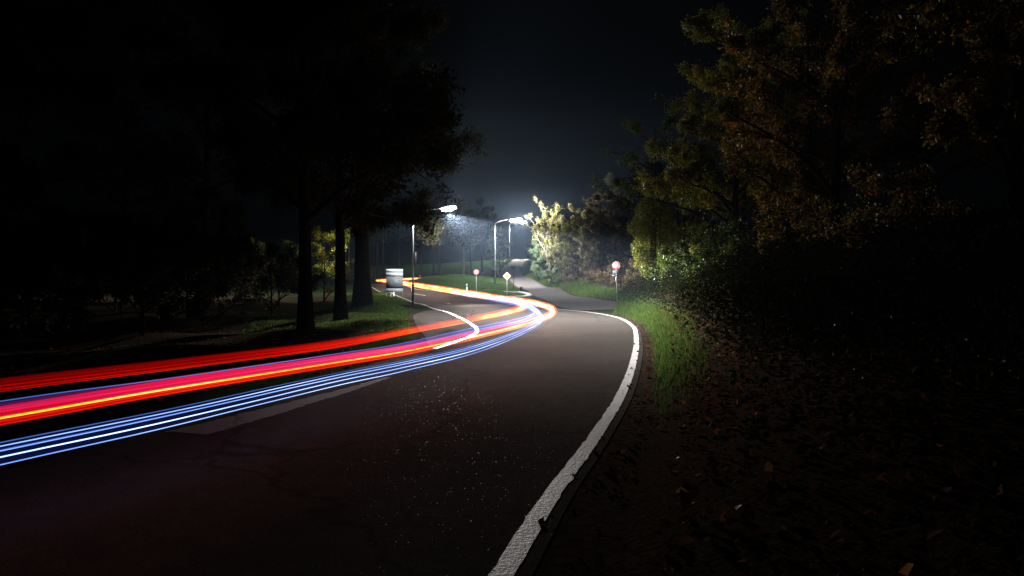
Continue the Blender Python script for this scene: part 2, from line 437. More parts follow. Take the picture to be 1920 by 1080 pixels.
def dense(G, k):
    n, m, _ = G.shape
    a = np.linspace(0, n-1, (n-1)*k+1); i = np.minimum(a.astype(int), n-2); f = (a-i)[:, None, None]
    G = G[i]*(1-f) + G[i+1]*f
    b = np.linspace(0, m-1, (m-1)*k+1); j = np.minimum(b.astype(int), m-2); f = (b-j)[None, :, None]
    return (G[:, j]*(1-f) + G[:, j+1]*f).reshape(-1, 2)
pav = np.concatenate([dense(ROAD, 2), dense(SIDE, 2), dense(APRON, 3)])
KD = kdtree.KDTree(len(pav))
for i, p in enumerate(pav): KD.insert((p[0], p[1], 0), i)
KD.balance()
def droad(X, Y):
    X = np.asarray(X, float); Y = np.asarray(Y, float)
    return np.array([KD.find((x, y, 0))[2] for x, y in zip(X.ravel(), Y.ravel())]).reshape(X.shape)

XR_Y = np.array([-30,-12,-5.5,0,3.8,7,10,14.3,19.8,27,34,40,48,55,72,88,108,146,170,200])
XR_X = np.array([-6,-3.3,-1.9,-.6,.3,1.1,1.85,2.7,3.7,4.8,5.3,6.0,8.6,8.6,5.8,4.5,2.1,2.5,7,9])
BK_Y = np.array([-30,0,8,15,22,34,42,50,60,80,100,150])
BK_K = np.array([.3,.30,.36,.62,1.0,1.1,.7,.25,.22,.4,.45,.3])
BK_H = np.array([2.5,2.5,2.6,2.8,3.0,3.2,2.6,1.6,1.4,2.0,2.2,1.5])
def height(X, Y, d=None):
    X = np.asarray(X, float); Y = np.asarray(Y, float)
    if d is None: d = droad(X, Y)
    z = zb(X, Y)
    right = X > np.interp(Y, XR_Y, XR_X) - .4
    ramp_ = np.clip(d - 0.40, 0, None)
    h = np.interp(Y, BK_Y, BK_K)*(ramp_**1.25/(ramp_**.25 + .35))
    hm = np.interp(Y, BK_Y, BK_H)
    z = z + np.where(right, hm*(1-np.exp(-h/hm)), 0)
    # grass mounds on the left verge and under the trees
    off = np.clip((d-.15)/1.2, 0, 1)
    z = z + off*(.42*np.exp(-((X+7.6)**2/7 + (Y-41)**2/16)) + .30*np.exp(-((X+11.5)**2/9 + (Y-60)**2/40)))
    z = z + np.clip((d-.3)/2.0, 0, 1)*(~right)*0.06*(np.sin(X*1.3+Y*.7)+np.sin(X*.6-Y*1.1))
    z = z - .03 + .026*np.clip((d-.30)/.14, 0, 1)      # paving stands a little proud of the soil
    return z
def H(x, y):
    return float(height(np.array([x]), np.array([y]))[0])

def axis(segs):
    out = []
    for a, b, s in segs:
        out += list(np.arange(a, b, s))
    return np.array(out + [segs[-1][1]])
gx = axis([(-400,-100,40),(-100,-40,8),(-40,-24,2),(-24,-9,.6),(-9,-2,.3),(-2,8,.2),(8,14,.3),(14,30,1),(30,60,4),(60,120,12),(120,400,40)])
gy = axis([(-60,-14,5),(-14,0,1),(0,50,.25),(50,112,.6),(112,180,2),(180,260,8),(260,900,60)])
GX, GY = np.meshgrid(gx, gy)
GD = droad(GX, GY)
GZ = height(GX, GY, GD)
nx, ny = len(gx), len(gy)
ii, jj = np.meshgrid(np.arange(nx-1), np.arange(ny-1))
q = (jj*nx + ii).ravel()
turf = np.clip((GD-.28)/.2, 0, 1)
rightm = GX > np.interp(GY, XR_Y, XR_X) - .4
turf = turf*np.where(rightm, np.clip((np.interp(GY, [-30,8,13,45,60,200], [.0,.05,1.3,1.6,3.0,2.5]) - GD)/.8, 0, 1)*.9, 1)
turf = turf*np.where((~rightm) & (GX < -4) & (GY < 34), .12, 1)*np.where((GX < -13) & (GY < 70), .15, 1)
g = build("ground", np.stack([GX, GY, GZ], -1).reshape(-1, 3), np.stack([q, q+1, q+nx+1, q+nx], -1), M['ground'], None, True, {'turf': turf.ravel()})
tag(g, kind='structure')

def sheet(name, G, dz, mat):
    n, k, _ = G.shape
    Z = zb(G[..., 0], G[..., 1]) + dz
    V = np.concatenate([G, Z[..., None]], -1).reshape(-1, 3)
    a, b = np.meshgrid(np.arange(k-1), np.arange(n-1)); q = (b*k + a).ravel()
    F = np.stack([q, q+1, q+k+1, q+k], -1)
    o = build(name, V, F, mat, None, True)
    # wind the sheet upwards
    if o.data.polygons[0].normal.z < 0: o.data.flip_normals()
    return tag(o, kind='structure')
sheet("main_road", ROAD, 0.0, M['asphalt'])
vd = -dirv
sel = RO[:, 1] < 44
DV = np.stack([(RO + vd*k)[sel] for k in (-.06, .05, .16, .27, .38, .46)], 1)
M['dirt'] = plain("trodden_dirt", (0.045, 0.033, 0.025), .95, 0, .5, 14, .02)
M['dirt'].node_tree.nodes["Principled BSDF"].inputs["Specular IOR Level"].default_value = 0.0
sheet("dirt_verge", DV, -.006, M['dirt'])
sheet("side_road", SIDE, -0.006, M['lane'])
sheet("paved_apron", APRON, -0.004, M['asphalt'])

def line(name, P, w, mat, dz=.005, kind='structure', n=None, rough=0.0):
    P = np.asarray(P, float); T = np.gradient(P, axis=0); T /= np.linalg.norm(T, axis=1, keepdims=True)
    Nn = np.stack([T[:, 1], -T[:, 0]], -1); w = np.broadcast_to(np.asarray(w, float), (len(P),))
    e = rng.normal(0, rough, (len(P), 2)) if rough else np.zeros((len(P), 2))
    G = np.stack([P - Nn*(w/2 + e[:, 0])[:, None], P, P + Nn*(w/2 + e[:, 1])[:, None]], 1)
    return sheet(name, G, dz, mat)
def resamp(P, step):
    d = np.concatenate([[0], np.cumsum(np.linalg.norm(np.diff(P, axis=0), axis=1))])
    s = np.linspace(0, d[-1], int(d[-1]/step)+2)
    return np.stack([np.interp(s, d, P[:, k]) for k in range(2)], -1)
line("right_edge_line", resamp(RE, .12), .13, M['paint'], rough=.004)
line("left_edge_line", resamp(LE[LE[:, 1] > 17.4], .2), .105, M['paint'], rough=.003)
for a, b in (((-4.75,56.6),(-5.45,60.4)), ((-8.2,70.5),(-9.8,74.0)), ((-11.9,79.5),(-13.6,83))):
    line("centre_line_dash", resamp(np.array([a, b]), .3), .12, M['paint'])
# pale strip painted on the near lane to imitate a passing car's reflection
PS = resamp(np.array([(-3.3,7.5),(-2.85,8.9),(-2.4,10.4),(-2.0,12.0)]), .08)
line("painted_reflection", PS, np.linspace(.52, .10, len(PS)), M['reflection_tone'], .004, rough=.012)

# pale band of flat kerb stones round the tip of the grass island, stone by stone
isl = thing("island_kerb", "curved band of pale kerb stones round the tip of the grass island", "kerb", (0, 70, 0))
KP = spline([(-1.1,77.2),(.1,77.3),(.95,76.6),(1.5,75),(1.68,73),(1.35,71),(.5,69.6),(-.6,68.6),(-1.7,67.9)], 23)
for i in range(22):
    a, b = KP[i], KP[i+1]; t = (b-a)/np.linalg.norm(b-a); nn = np.array([t[1], -t[0]])
    w = .30 if i < 14 else .30 - .02*(i-13)
    a2, b2 = a + t*.012, b - t*.012
    top = []
    for p in (a2 - nn*w, a2 + nn*w, b2 + nn*w, b2 - nn*w):
        top.append((p[0], p[1]-70, float(zb(np.array([p[0]]), np.array([p[1]]))[0]) + .05 + .01*rng.random()))
    V = top + [(x, y, z-.2) for x, y, z in top]
    build("kerb_stone", V, [np.array([(0,1,2,3),(7,6,5,4),(0,4,5,1),(1,5,6,2),(2,6,7,3),(3,7,4,0)])], M['kerb'], isl)

# ------------------------------------------------------------------ leaves, trees, shrubs
def leaf_arrays(P, size, droop=0.3, aspect=.62, r=None):
    r = r or rng
    n = len(P)
    ax = r.normal(size=(n, 3)); ax[:, 2] -= droop; ax /= np.linalg.norm(ax, axis=1, keepdims=True)
    s = r.normal(size=(n, 3)); s -= (s*ax).sum(1, keepdims=True)*ax; s /= np.linalg.norm(s, axis=1, keepdims=True)
    nn = np.cross(ax, s)
    L = (size*r.uniform(.6, 1.35, n))[:, None]; W = L*aspect
    v0 = P; v2 = P + ax*L
    mid = P + ax*L*.45
    v1 = mid + s*W*.5 + nn*W*.14; v3 = mid - s*W*.5 + nn*W*.14
    V = np.stack([v0, v1, v2, v3], 1).reshape(-1, 3)
    b = np.arange(n)*4
    F = np.concatenate([np.stack([b, b+1, b+2], -1), np.stack([b, b+2, b+3], -1)])
    v = np.repeat(np.clip(r.beta(2, 2, n), 0, 1), 4)
    return V, F, v

def grow(h, spread, r, trunk_r, first=.3, limbs=9, lean=(0, 0), up=.55, sub=5, bend=.06, twigs=4):
    """skeleton of a tree rooted at the origin: tubes, and points where leaves sit"""
    m = 10; t = np.linspace(0, 1, m)
    P = np.stack([lean[0]*t**1.4 + np.cumsum(r.normal(0, bend, m))*t*h*.06, lean[1]*t**1.4 + np.cumsum(r.normal(0, bend, m))*t*h*.06, t*h*.92 - .25], -1)
    R = trunk_r*((1-t)**.75*.92 + .08); R[0] *= 1.45; R[1] *= 1.05
    tubes = [(P, R, 9)]; tips = []
    for i in range(limbs):
        f = first + (1-first)*(i + r.uniform(0, .8))/limbs*.97
        f = min(f, .97)
        p0 = np.array([np.interp(f, t, P[:, k]) for k in range(3)]); r0 = np.interp(f, t, R)*.62
        a = i*2.4 + r.uniform(-.5, .5)
        Lg = spread*(1.08 - .62*max(0, f-first)/(1-first))*r.uniform(.75, 1.15)
        k = 7; s = np.linspace(0, 1, k)
        e = up + r.uniform(-.2, .25)
        d = np.array([math.cos(a), math.sin(a), e])
        Q = p0 + s[:, None]*d*Lg + np.stack([np.zeros(k), np.zeros(k), -.28*Lg*s**2], -1) + np.cumsum(r.normal(0, .045*Lg, (k, 3)), 0)*s[:, None]
        tubes.append((Q, np.maximum(r0*(1-s)**.8, .008), 6))
        for j in range(sub):
            g_ = r.uniform(.3, 1.0); q0 = np.array([np.interp(g_, s, Q[:, c]) for c in range(3)])
            dd = r.normal(size=3); dd[2] = abs(dd[2])*.7; dd = dd/np.linalg.norm(dd)*.75 + d/np.linalg.norm(d)*.5
            l2 = Lg*r.uniform(.25, .5); kk = 5; s2 = np.linspace(0, 1, kk)
            Q2 = q0 + s2[:, None]*dd*l2 + np.cumsum(r.normal(0, .05*l2, (kk, 3)), 0)*s2[:, None]
            tubes.append((Q2, np.maximum(r0*.38*(1-s2), .005), 4))
            for w in range(twigs):
                s3 = r.uniform(.25, 1); q3 = np.array([np.interp(s3, s2, Q2[:, c]) for c in range(3)])
                d3 = r.normal(size=3); d3 /= np.linalg.norm(d3); l3 = l2*r.uniform(.25, .6)
                s4 = np.linspace(0, 1, 3)
                Q3 = q3 + s4[:, None]*d3*l3 + np.array([0, 0, -.12])*l3*s4[:, None]**2
                tubes.append((Q3, np.array([.007, .005, .003])*max(1, h/9), 3))
                tips.append(Q3)
    return tubes, tips

def tree(name, label, x, y, h, spread, leafmat, nleaf, leafsize=.09, trunk_r=.2, seed=0, bark='bark', cat='tree', group=None, clump=.16, z=None, **kw):
    r = np.random.default_rng(seed*7+3)
    z = H(x, y) if z is None else z
    root = thing(name, label, cat, (x, y, z), r.uniform(0, 6.28), group)
    tubes, tips = grow(h, spread, r, trunk_r, **kw)
    mb = MB()
    for P, R, n in tubes: mb.tube(P, R, n, cap=False)
    mb.build("trunk", M[bark], root, True)
    if nleaf:
        tips = np.array(tips); k = r.integers(0, len(tips), nleaf)
        wts = r.uniform(.3, 1.6, len(tips))**2.2; k = r.choice(len(tips), nleaf, p=wts/wts.sum())
        f = r.random(nleaf)[:, None]*2
        A = np.where(f < 1, tips[k, 0]*(1-f) + tips[k, 1]*f, tips[k, 1]*(2-f) + tips[k, 2]*(f-1))
        A = A + r.normal(0, clump*max(.6, spread/4), (nleaf, 3))
        V, F, v = leaf_arrays(A, leafsize, r=r)
        tint = np.clip(np.repeat(r.normal(0, .16, len(tips))[k], 4) + v, 0, 1)
        build("crown", V, F, M[leafmat], root, False, {'v': tint})
    return root

# left hand row of broad trees by the verge
LG = "tall trees along the left verge"
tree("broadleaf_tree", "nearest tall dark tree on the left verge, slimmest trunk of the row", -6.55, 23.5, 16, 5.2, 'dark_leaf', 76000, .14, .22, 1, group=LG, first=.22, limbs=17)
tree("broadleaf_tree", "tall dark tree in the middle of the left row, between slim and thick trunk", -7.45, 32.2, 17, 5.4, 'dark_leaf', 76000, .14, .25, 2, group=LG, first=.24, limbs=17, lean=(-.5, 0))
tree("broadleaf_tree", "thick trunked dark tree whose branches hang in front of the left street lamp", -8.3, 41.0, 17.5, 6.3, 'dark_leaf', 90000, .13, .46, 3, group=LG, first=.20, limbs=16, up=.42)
BL = "dark trees deep in the left wood"
for i, (x, y, h, s) in enumerate([(-13.5,17,15,5),(-19,27,17,6),(-17,41,17,5.5),(-25,48,18,6),(-12.5,9,14,5)]):
    tree("broadleaf_tree", ["dark tree left of the row, second back from the road edge", "large dark tree deep in the wood at the left", "dark tree standing behind the thick trunked tree on the left", "tall dark tree farthest back in the left wood", "leftmost dark tree, near the red and blue light trails"][i],
         x, y, h, s, 'dark_leaf', 36000, .14, .28, 20+i, group=BL, first=.3, limbs=12)
tree("leafy_shrub", "yellow green shrub lit up between the left tree trunks", -13.6, 53.5, 5.4, 2.7, 'yellowgreen', 15000, .10, .07, 31, cat='shrub', first=.06, limbs=12, up=.9)
tree("leafy_shrub", "dull green shrub in the shade left of the lit shrub behind the trunks", -14.8, 47, 4.0, 2.6, 'green', 9000, .10, .07, 32, cat='shrub', first=.06, limbs=10, up=.8)
US = "dark shrubs added to keep lamp light off the left wood"  # unseen shrubs, added to block the nearest lamp from the left ground
for i, (x, y) in enumerate([(-10.5,21),(-11.5,27.5),(-14.5,33),(-12.2,37.5),(-18.5,35),(-22,41),(-16,24.5),(-23,30),(-10.2,14)]):
    tree("low_shrub", ["added dark shrub left of the slim trunk at the road edge", "added dark shrub between the slim trunk and the middle trunk", "added dark shrub behind the middle trunk", "added dark shrub beside the thick trunk", "added dark shrub well back in the left wood", "added dark shrub at the very back of the left wood", "added dark shrub left of the middle trunk, deep in shade", "leftmost added dark shrub deep in the left wood", "added dark shrub nearest the camera behind the red trail"][i], x, y, 3.4+.5*(i%3), 2.5, 'dark_leaf', 14000, .12, .06, 120+i, cat='shrub', group=US, first=.05, limbs=13, up=.8)
# thin pale trunks past the far bend
PG = "thin trunked trees beyond the far bend"
pl = ["leftmost thin pale trunk beyond the far bend", "second thin trunk from the left beyond the far bend", "third thin trunk from the left beyond the far bend", "fourth thin trunk from the left beyond the far bend", "thin trunk just left of the information board, beyond the road", "thin trunk behind the information board", "thin trunk right of the left lamp post, beyond the far bend", "rightmost thin trunk beyond the far bend"]
for i, (x, y) in enumerate([(-27,118),(-24.9,113),(-23.2,116),(-21.8,119),(-20.4,117),(-18.6,121),(-15.2,123),(-12.2,124)]):
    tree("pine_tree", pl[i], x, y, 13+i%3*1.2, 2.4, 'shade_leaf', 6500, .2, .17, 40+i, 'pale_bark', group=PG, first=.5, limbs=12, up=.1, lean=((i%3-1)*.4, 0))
MG = "dark trees behind the grass island"
ml = ["dark tree with a pale leaning trunk behind the grass island", "dark tree behind the grass island, left of the leaning trunk", "dark tree on the slope left of the climbing lane", "tall dark tree at the back of the island wood", "dark tree behind the sixty sign at the wood's edge"]
for i, (x, y, h, l) in enumerate([(-6.6,101,12,-1.6),(-10.5,108,14,0),(-6.5,118,12,.5),(-14,132,15,0),(-5.2,128,13,0)]):
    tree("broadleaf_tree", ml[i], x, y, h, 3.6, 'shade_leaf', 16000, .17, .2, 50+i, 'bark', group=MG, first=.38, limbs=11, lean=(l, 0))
tree("broadleaf_tree", "slim leafy tree lit green right behind the middle lamp pole", -1.9, 113, 8.8, 1.9, 'silver', 7000, .17, .11, 60, first=.12, limbs=14, up=.6)

# right hand side
tree("bare_shrub", "brightly lit shrub with pale fanned stems beside the right street lamps", 4.9, 95.5, 8.6, 3.0, 'olive', 9000, .13, .16, 70, 'twig', cat='shrub', first=.05, limbs=22, up=1.9, sub=7, twigs=5)
tree("leafy_shrub", "yellow leafed shrub growing through the pale fanned stems", 6.3, 95.0, 7.8, 2.0, 'yellowgreen', 6000, .15, .1, 71, cat='shrub', first=.1, limbs=14, up=1.3)
tree("leafy_shrub", "silvery green shrub left of the pale fanned stems", 3.6, 98.5, 5.6, 1.5, 'silver', 7000, .13, .07, 72, cat='shrub', first=.05, limbs=12, up=1.2)
tree("leafy_shrub", "dark rounded shrub at the bend of the climbing lane", 3.3, 112, 4.4, 1.5, 'dark_leaf', 7000, .13, .07, 73, cat='shrub', first=.05, limbs=12, up=1.2)
tree("low_shrub", "low blue green shrub on the grass verge under the pale stems", 4.9, 91.2, 2.0, 1.4, 'silver', 6500, .1, .04, 74, cat='shrub', first=.05, limbs=12, up=.7)
tree("leafy_shrub", "tan withered hedge shrub at the right of the climbing lane", 6.6, 88.0, 4.9, 1.9, 'olive', 9000, .12, .07, 75, cat='shrub', first=.05, limbs=14, up=1.0)
tree("low_shrub", "low tan shrub at the foot of the withered hedge shrub", 6.9, 82.5, 2.3, 1.4, 'tan', 5000, .1, .04, 76, cat='shrub', first=.05, limbs=11, up=.7)
RG = "dark trees along the right of the lane"
rl = ["dim bare branched tree next to the tan hedge shrub", "dim tree left of the round no vehicles sign", "dim tree directly behind the round no vehicles sign", "dark tree right of the no vehicles sign, behind the ivy tree", "dark tall tree at the back, above the tan hedge shrub"]
for i, (x, y, h, s) in enumerate([(8.4,90,8.8,2.6),(9.6,80,9.5,3.0),(11.5,69,10.5,3.4),(12.5,56,11.5,3.6),(13,95,11,4)]):
    tree("broadleaf_tree", rl[i], x, y, h, s, 'olive' if i == 0 else 'tan' if i == 1 else 'dark_leaf', 20000 if i else 12000, .13, .16, 80+i, 'twig' if i == 0 else 'bark', group=RG, first=.1, limbs=15, up=.8)
SG = "undergrowth shrubs behind the no vehicles sign"
for i, (x, y) in enumerate([(8.1,75),(9.2,69),(10.6,63),(9.0,84)]):
    tree("low_shrub", ["dim low shrub left of the no vehicles sign", "dim low shrub behind the no vehicles sign post", "dim low shrub right of the no vehicles sign post", "dim low shrub at the foot of the bare branched tree"][i], x, y, 2.6, 1.6, 'tan', 3500, .1, .04, 90+i, cat='shrub', group=SG, first=.05, limbs=10, up=.7)

# ivy clad tree
r_ = np.random.default_rng(5)
iv = tree("ivy_clad_tree", "tree wrapped in yellow green ivy above the grass bank", 7.35, 38.5, 9.5, 2.4, 'green', 7000, .09, .2, 95, first=.45, limbs=10, up=.6)
n = 15000
t_ = r_.beta(1.4, 1.6, n); ang = r_.uniform(0, 6.283, n)
rad = (.25 + .95*np.sin(np.clip(t_*1.02, 0, 1)*math.pi)**.8*(1 + .45*np.sin(ang*2+t_*9)*np.cos(t_*14+ang)))*r_.uniform(.55, 1.05, n)
V, F, v = leaf_arrays(np.stack([rad*np.cos(ang), rad*np.sin(ang), .5 + t_*4.6], -1), .085, .6, .8, r_)
build("ivy", V, F, M['yellowgreen'], iv, False, {'v': np.clip(v*.8, 0, 1)})

AG = "autumn trees on the right bank"
al = ["autumn tree with yellow leaves right behind the ivy clad tree", "autumn tree with orange leaves hanging high over the right bank", "autumn tree nearest the camera at the right edge", "dark autumn tree at the back of the right bank", "tall autumn tree behind the yellow leaved one", "autumn tree between the orange leaved one and the right edge"]
for i, (x, y, h, s, nl, lm) in enumerate([(9.2,30.5,10.5,3.4,56000,'yellowgreen'),(9.6,22,11.5,3.3,52000,'autumn'),(10.4,13.5,9.5,3.0,36000,'autumn'),(14.5,26,13.5,4.2,30000,'autumn'),(12.8,39,14,4.2,30000,'yellowgreen'),(12.6,18.5,11.5,3.6,40000,'autumn')]):
    tree("broadleaf_tree", al[i], x, y, h, s, lm, nl, .10, .17, 100+i, group=AG, clump=.12, first=.12, limbs=18, up=.7)
for i, (x, y, h, s_, nl, lm) in enumerate([(10.3,44.5,8.5,2.1,22000,'yellowgreen'),(11.0,27.5,9.5,3.0,30000,'autumn'),(10.8,34.5,10.5,3.0,30000,'yellowgreen')]):
    tree("broadleaf_tree", ["yellow green tree standing well behind the ivy clad tree, nearest the no vehicles sign", "bushy autumn tree filling the gap left of the orange leaved one", "bushy yellow green tree filling the gap right of the ivy clad tree"][i], x, y, h, s_, lm, nl, .10, .14, 140+i, group=AG, clump=.14, first=.08, limbs=18, up=.8)
UG = "shrubs at the foot of the right bank trees"
for i, (x, y) in enumerate([(7.2,33),(7.6,27),(8.0,21.5),(8.2,16)]):
    tree("low_shrub", ["low shrub on the bank below the ivy clad tree", "low shrub on the bank below the yellow autumn tree", "low shrub on the bank below the orange autumn tree", "low shrub nearest the camera on the right bank"][i], x, y, 2.2, 1.5, 'green' if i < 2 else 'autumn', 5000, .08, .04, 110+i, cat='shrub', group=UG, first=.05, limbs=11, up=.7)

# ------------------------------------------------------------------ grass, undergrowth, leaf litter
def scatter(n, x0, x1, y0, y1, keep):
    X = rng.uniform(x0, x1, n); Y = rng.uniform(y0, y1, n)
    d = droad(X, Y); k = keep(X, Y, d)
    return X[k], Y[k], d[k]
def isright(X, Y): return X > np.interp(Y, XR_Y, XR_X) - .4
def blades(name, label, X, Y, d, hmin, hmax, w, mat, tint=0.0):
    n = len(X); Z = height(X, Y, d) - .01
    hh = rng.uniform(hmin, hmax, n); a = rng.uniform(0, 6.283, n)
    le = rng.normal(0, .45, (n, 2))*hh[:, None]
    P = np.stack([X, Y, Z], -1); S = np.stack([np.cos(a), np.sin(a), np.zeros(n)], -1)*w
    mid = P + np.stack([le[:, 0]*.35, le[:, 1]*.35, hh*.6], -1); tip = P + np.stack([le[:, 0], le[:, 1], hh], -1)
    V = np.stack([P-S*.5, P+S*.5, mid+S*.38, mid-S*.38, tip], 1).reshape(-1, 3); b = np.arange(n)*5
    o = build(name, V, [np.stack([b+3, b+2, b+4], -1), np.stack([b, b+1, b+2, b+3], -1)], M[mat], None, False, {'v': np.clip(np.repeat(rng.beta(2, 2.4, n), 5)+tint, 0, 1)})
    return tag(o, label, "grass", kind='stuff')
X, Y, d = scatter(170000, 1.4, 9.0, 8, 47, lambda X, Y, d: isright(X, Y) & (d > .2) & (d < 3.6) & (rng.random(len(X)) < np.clip((d-.2)/.2, 0, 1)*np.clip((Y-8)/4, 0, 1)*np.clip((np.interp(Y, [8, 14, 34, 42, 47], [1.0, 1.3, 1.7, 3.0, 3.6])-d)/.8, .03, 1)))
blades("bank_grass", "lush green grass on the right bank at the outside of the bend", X, Y, d, .06, .22, .012, 'grass')
X, Y, d = scatter(60000, 5, 13, 47, 84, lambda X, Y, d: isright(X, Y) & (d > .25) & (d < 3.0))
blades("lane_verge_grass", "grass verge along the right of the climbing lane", X, Y, d, .05, .2, .025, 'grass')
X, Y, d = scatter(46000, 1.5, 7, 80, 112, lambda X, Y, d: isright(X, Y) & (d > .2) & (d < 2.6))
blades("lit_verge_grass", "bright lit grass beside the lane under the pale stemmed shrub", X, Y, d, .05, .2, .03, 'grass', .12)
X, Y, d = scatter(70000, -13, 1.6, 64, 104, lambda X, Y, d: (~isright(X, Y)) & (d > .25))
blades("island_grass", "mown grass on the island between road and climbing lane", X, Y, d, .03, .09, .03, 'grass')
X, Y, d = scatter(70000, -16, -3, 24, 66, lambda X, Y, d: (~isright(X, Y)) & (d > .2) & (d < 6))
blades("left_verge_grass", "grass mound under the trees at the inside of the bend", X, Y, d, .04, .12, .02, 'grass')
X, Y, d = scatter(14000, -6, 1, 112, 172, lambda X, Y, d: (d > .3) & (d < 5))
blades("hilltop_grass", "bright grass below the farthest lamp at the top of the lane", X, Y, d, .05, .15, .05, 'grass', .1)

def litter(name, label, X, Y, d, size, lift, mat, droop=0.0, flat=True):
    n = len(X); Z = height(X, Y, d) + rng.uniform(.004, lift, n)
    P = np.stack([X, Y, Z], -1)
    ax = rng.normal(size=(n, 3)); ax[:, 2] *= (.35 if flat else 1); ax /= np.linalg.norm(ax, axis=1, keepdims=True)
    s = rng.normal(size=(n, 3)); s[:, 2] *= (.35 if flat else 1); s -= (s*ax).sum(1, keepdims=True)*ax; s /= np.linalg.norm(s, axis=1, keepdims=True)
    nn = np.cross(ax, s); nn *= np.sign(nn[:, 2:3] + 1e-9)
    L = (size*rng.uniform(.5, 1.4, n))[:, None]; W = L*.75
    mid = P + ax*L*.45
    V = np.stack([P, mid+s*W*.5+nn*W*.2, P+ax*L+nn*L*.12, mid-s*W*.5+nn*W*.2], 1).reshape(-1, 3); b = np.arange(n)*4
    o = build(name, V, np.concatenate([np.stack([b, b+1, b+2], -1), np.stack([b, b+2, b+3], -1)]), M[mat], None, False, {'v': np.repeat(rng.beta(1.3, 2.6, n), 4)})
    return tag(o, label, "leaves", kind='stuff')
X, Y, d = scatter(60000, .2, 7, 1.5, 50, lambda X, Y, d: isright(X, Y) & (d > .05) & (d < .6) & (rng.random(len(X)) < .6*np.exp(-((d-.2)/.15)**2)))
litter("gutter_leaves", "brown fallen leaves gathered in the dirt strip along the right road edge", X, Y, d, .06, .03, 'litter')
X, Y, d = scatter(44000, .6, 11, 1.5, 30, lambda X, Y, d: isright(X, Y) & (d > .6) & (rng.random(len(X)) < .55))
litter("fallen_leaves", "wet fallen leaves scattered over the dark right bank", X, Y, d, .075, .10, 'litter', flat=True)
X, Y, d = scatter(60000, 3.5, 11, 11, 44, lambda X, Y, d: isright(X, Y) & (d > .9) & (rng.random(len(X)) < np.clip((d-.8)/.7, 0, 1)))
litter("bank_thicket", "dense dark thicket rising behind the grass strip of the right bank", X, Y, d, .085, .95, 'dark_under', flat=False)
X, Y, d = scatter(3200, 1.0, 9, 2.5, 20, lambda X, Y, d: isright(X, Y) & (d > .5) & (np.sin(X*1.9+Y*.8)*np.sin(Y*1.3-X*.6) > .1))
litter("wet_leaves", "few wet leaves glinting on the dark right bank", X, Y, d, .045, .25, 'glossy', flat=False)
X, Y, d = scatter(42000, 1.5, 11, 2.5, 26, lambda X, Y, d: isright(X, Y) & (d > 1.1) & (rng.random(len(X)) < np.clip((d-.9)/2, 0, 1)*(.35+.65*(np.sin(X*2.1+Y)*np.sin(Y*1.7-X) > -.2))))
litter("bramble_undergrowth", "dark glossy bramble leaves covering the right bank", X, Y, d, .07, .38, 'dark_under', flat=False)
X, Y, d = scatter(3500, -12, -1.5, 8, 45, lambda X, Y, d: (~isright(X, Y)) & (d > .1))
litter("left_fallen_leaves", "fallen leaves on the dark ground under the left trees", X, Y, d, .08, .04, 'litter')

# single large leaves that stand out
def big_leaf(label, x, y, L, col, rz, tilt=.4, dz=.08):
    t = np.linspace(0, 1, 9); w = .36*L*np.sin(t*math.pi)**.75*(1-.35*t)
    V = [(0, a*L, .10*L*math.sin(a*math.pi)) for a in t] + [(-ww, a*L, .10*L*math.sin(a*math.pi)+ww*.45) for a, ww in zip(t, w)] + [(ww, a*L, .10*L*math.sin(a*math.pi)+ww*.45) for a, ww in zip(t, w)]
    F = [(i, i+1, 10+i, 9+i) for i in range(8)] + [(i+1, i, 18+i, 19+i) for i in range(8)]
    o = build("fallen_leaf", V, [np.array(F)], plain("leaf_colour", col, .4, 0, .3, 60), None, True)
    o.location = (x, y, H(x, y)+dz); o.rotation_euler = (tilt, 0, rz)
    return tag(o, label, "leaf", "single bright fallen leaves on the right bank")
big_leaf("large dull yellow leaf low in the picture on the dark bank", 1.02, 4.35, .13, (.30, .24, .05), .4, 1.2)
big_leaf("orange brown leaf at the bottom edge of the dark bank", 1.25, 3.95, .10, (.34, .15, .04), -.6, .8)
big_leaf("bright orange leaf in the grass beside the inside of the white line", 3.0, 13.7, .16, (.55, .22, .06), .9, .8, .12)
big_leaf("pale cream leaf at the near end of the grass strip", 2.25, 12.3, .17, (.7, .62, .40), -1.2, .3, .05)
big_leaf("orange leaf standing up in the bright grass of the bank", 4.35, 19.5, .2, (.6, .26, .10), .2, .9, .22)
big_leaf("upright brown leaf on the dark bank at the right", 4.9, 9.2, .2, (.28, .13, .05), .5, 1.1, .2)
big_leaf("small yellow leaf left of the upright brown leaf", 4.4, 8.9, .09, (.5, .34, .08), 1.2, .7, .15)

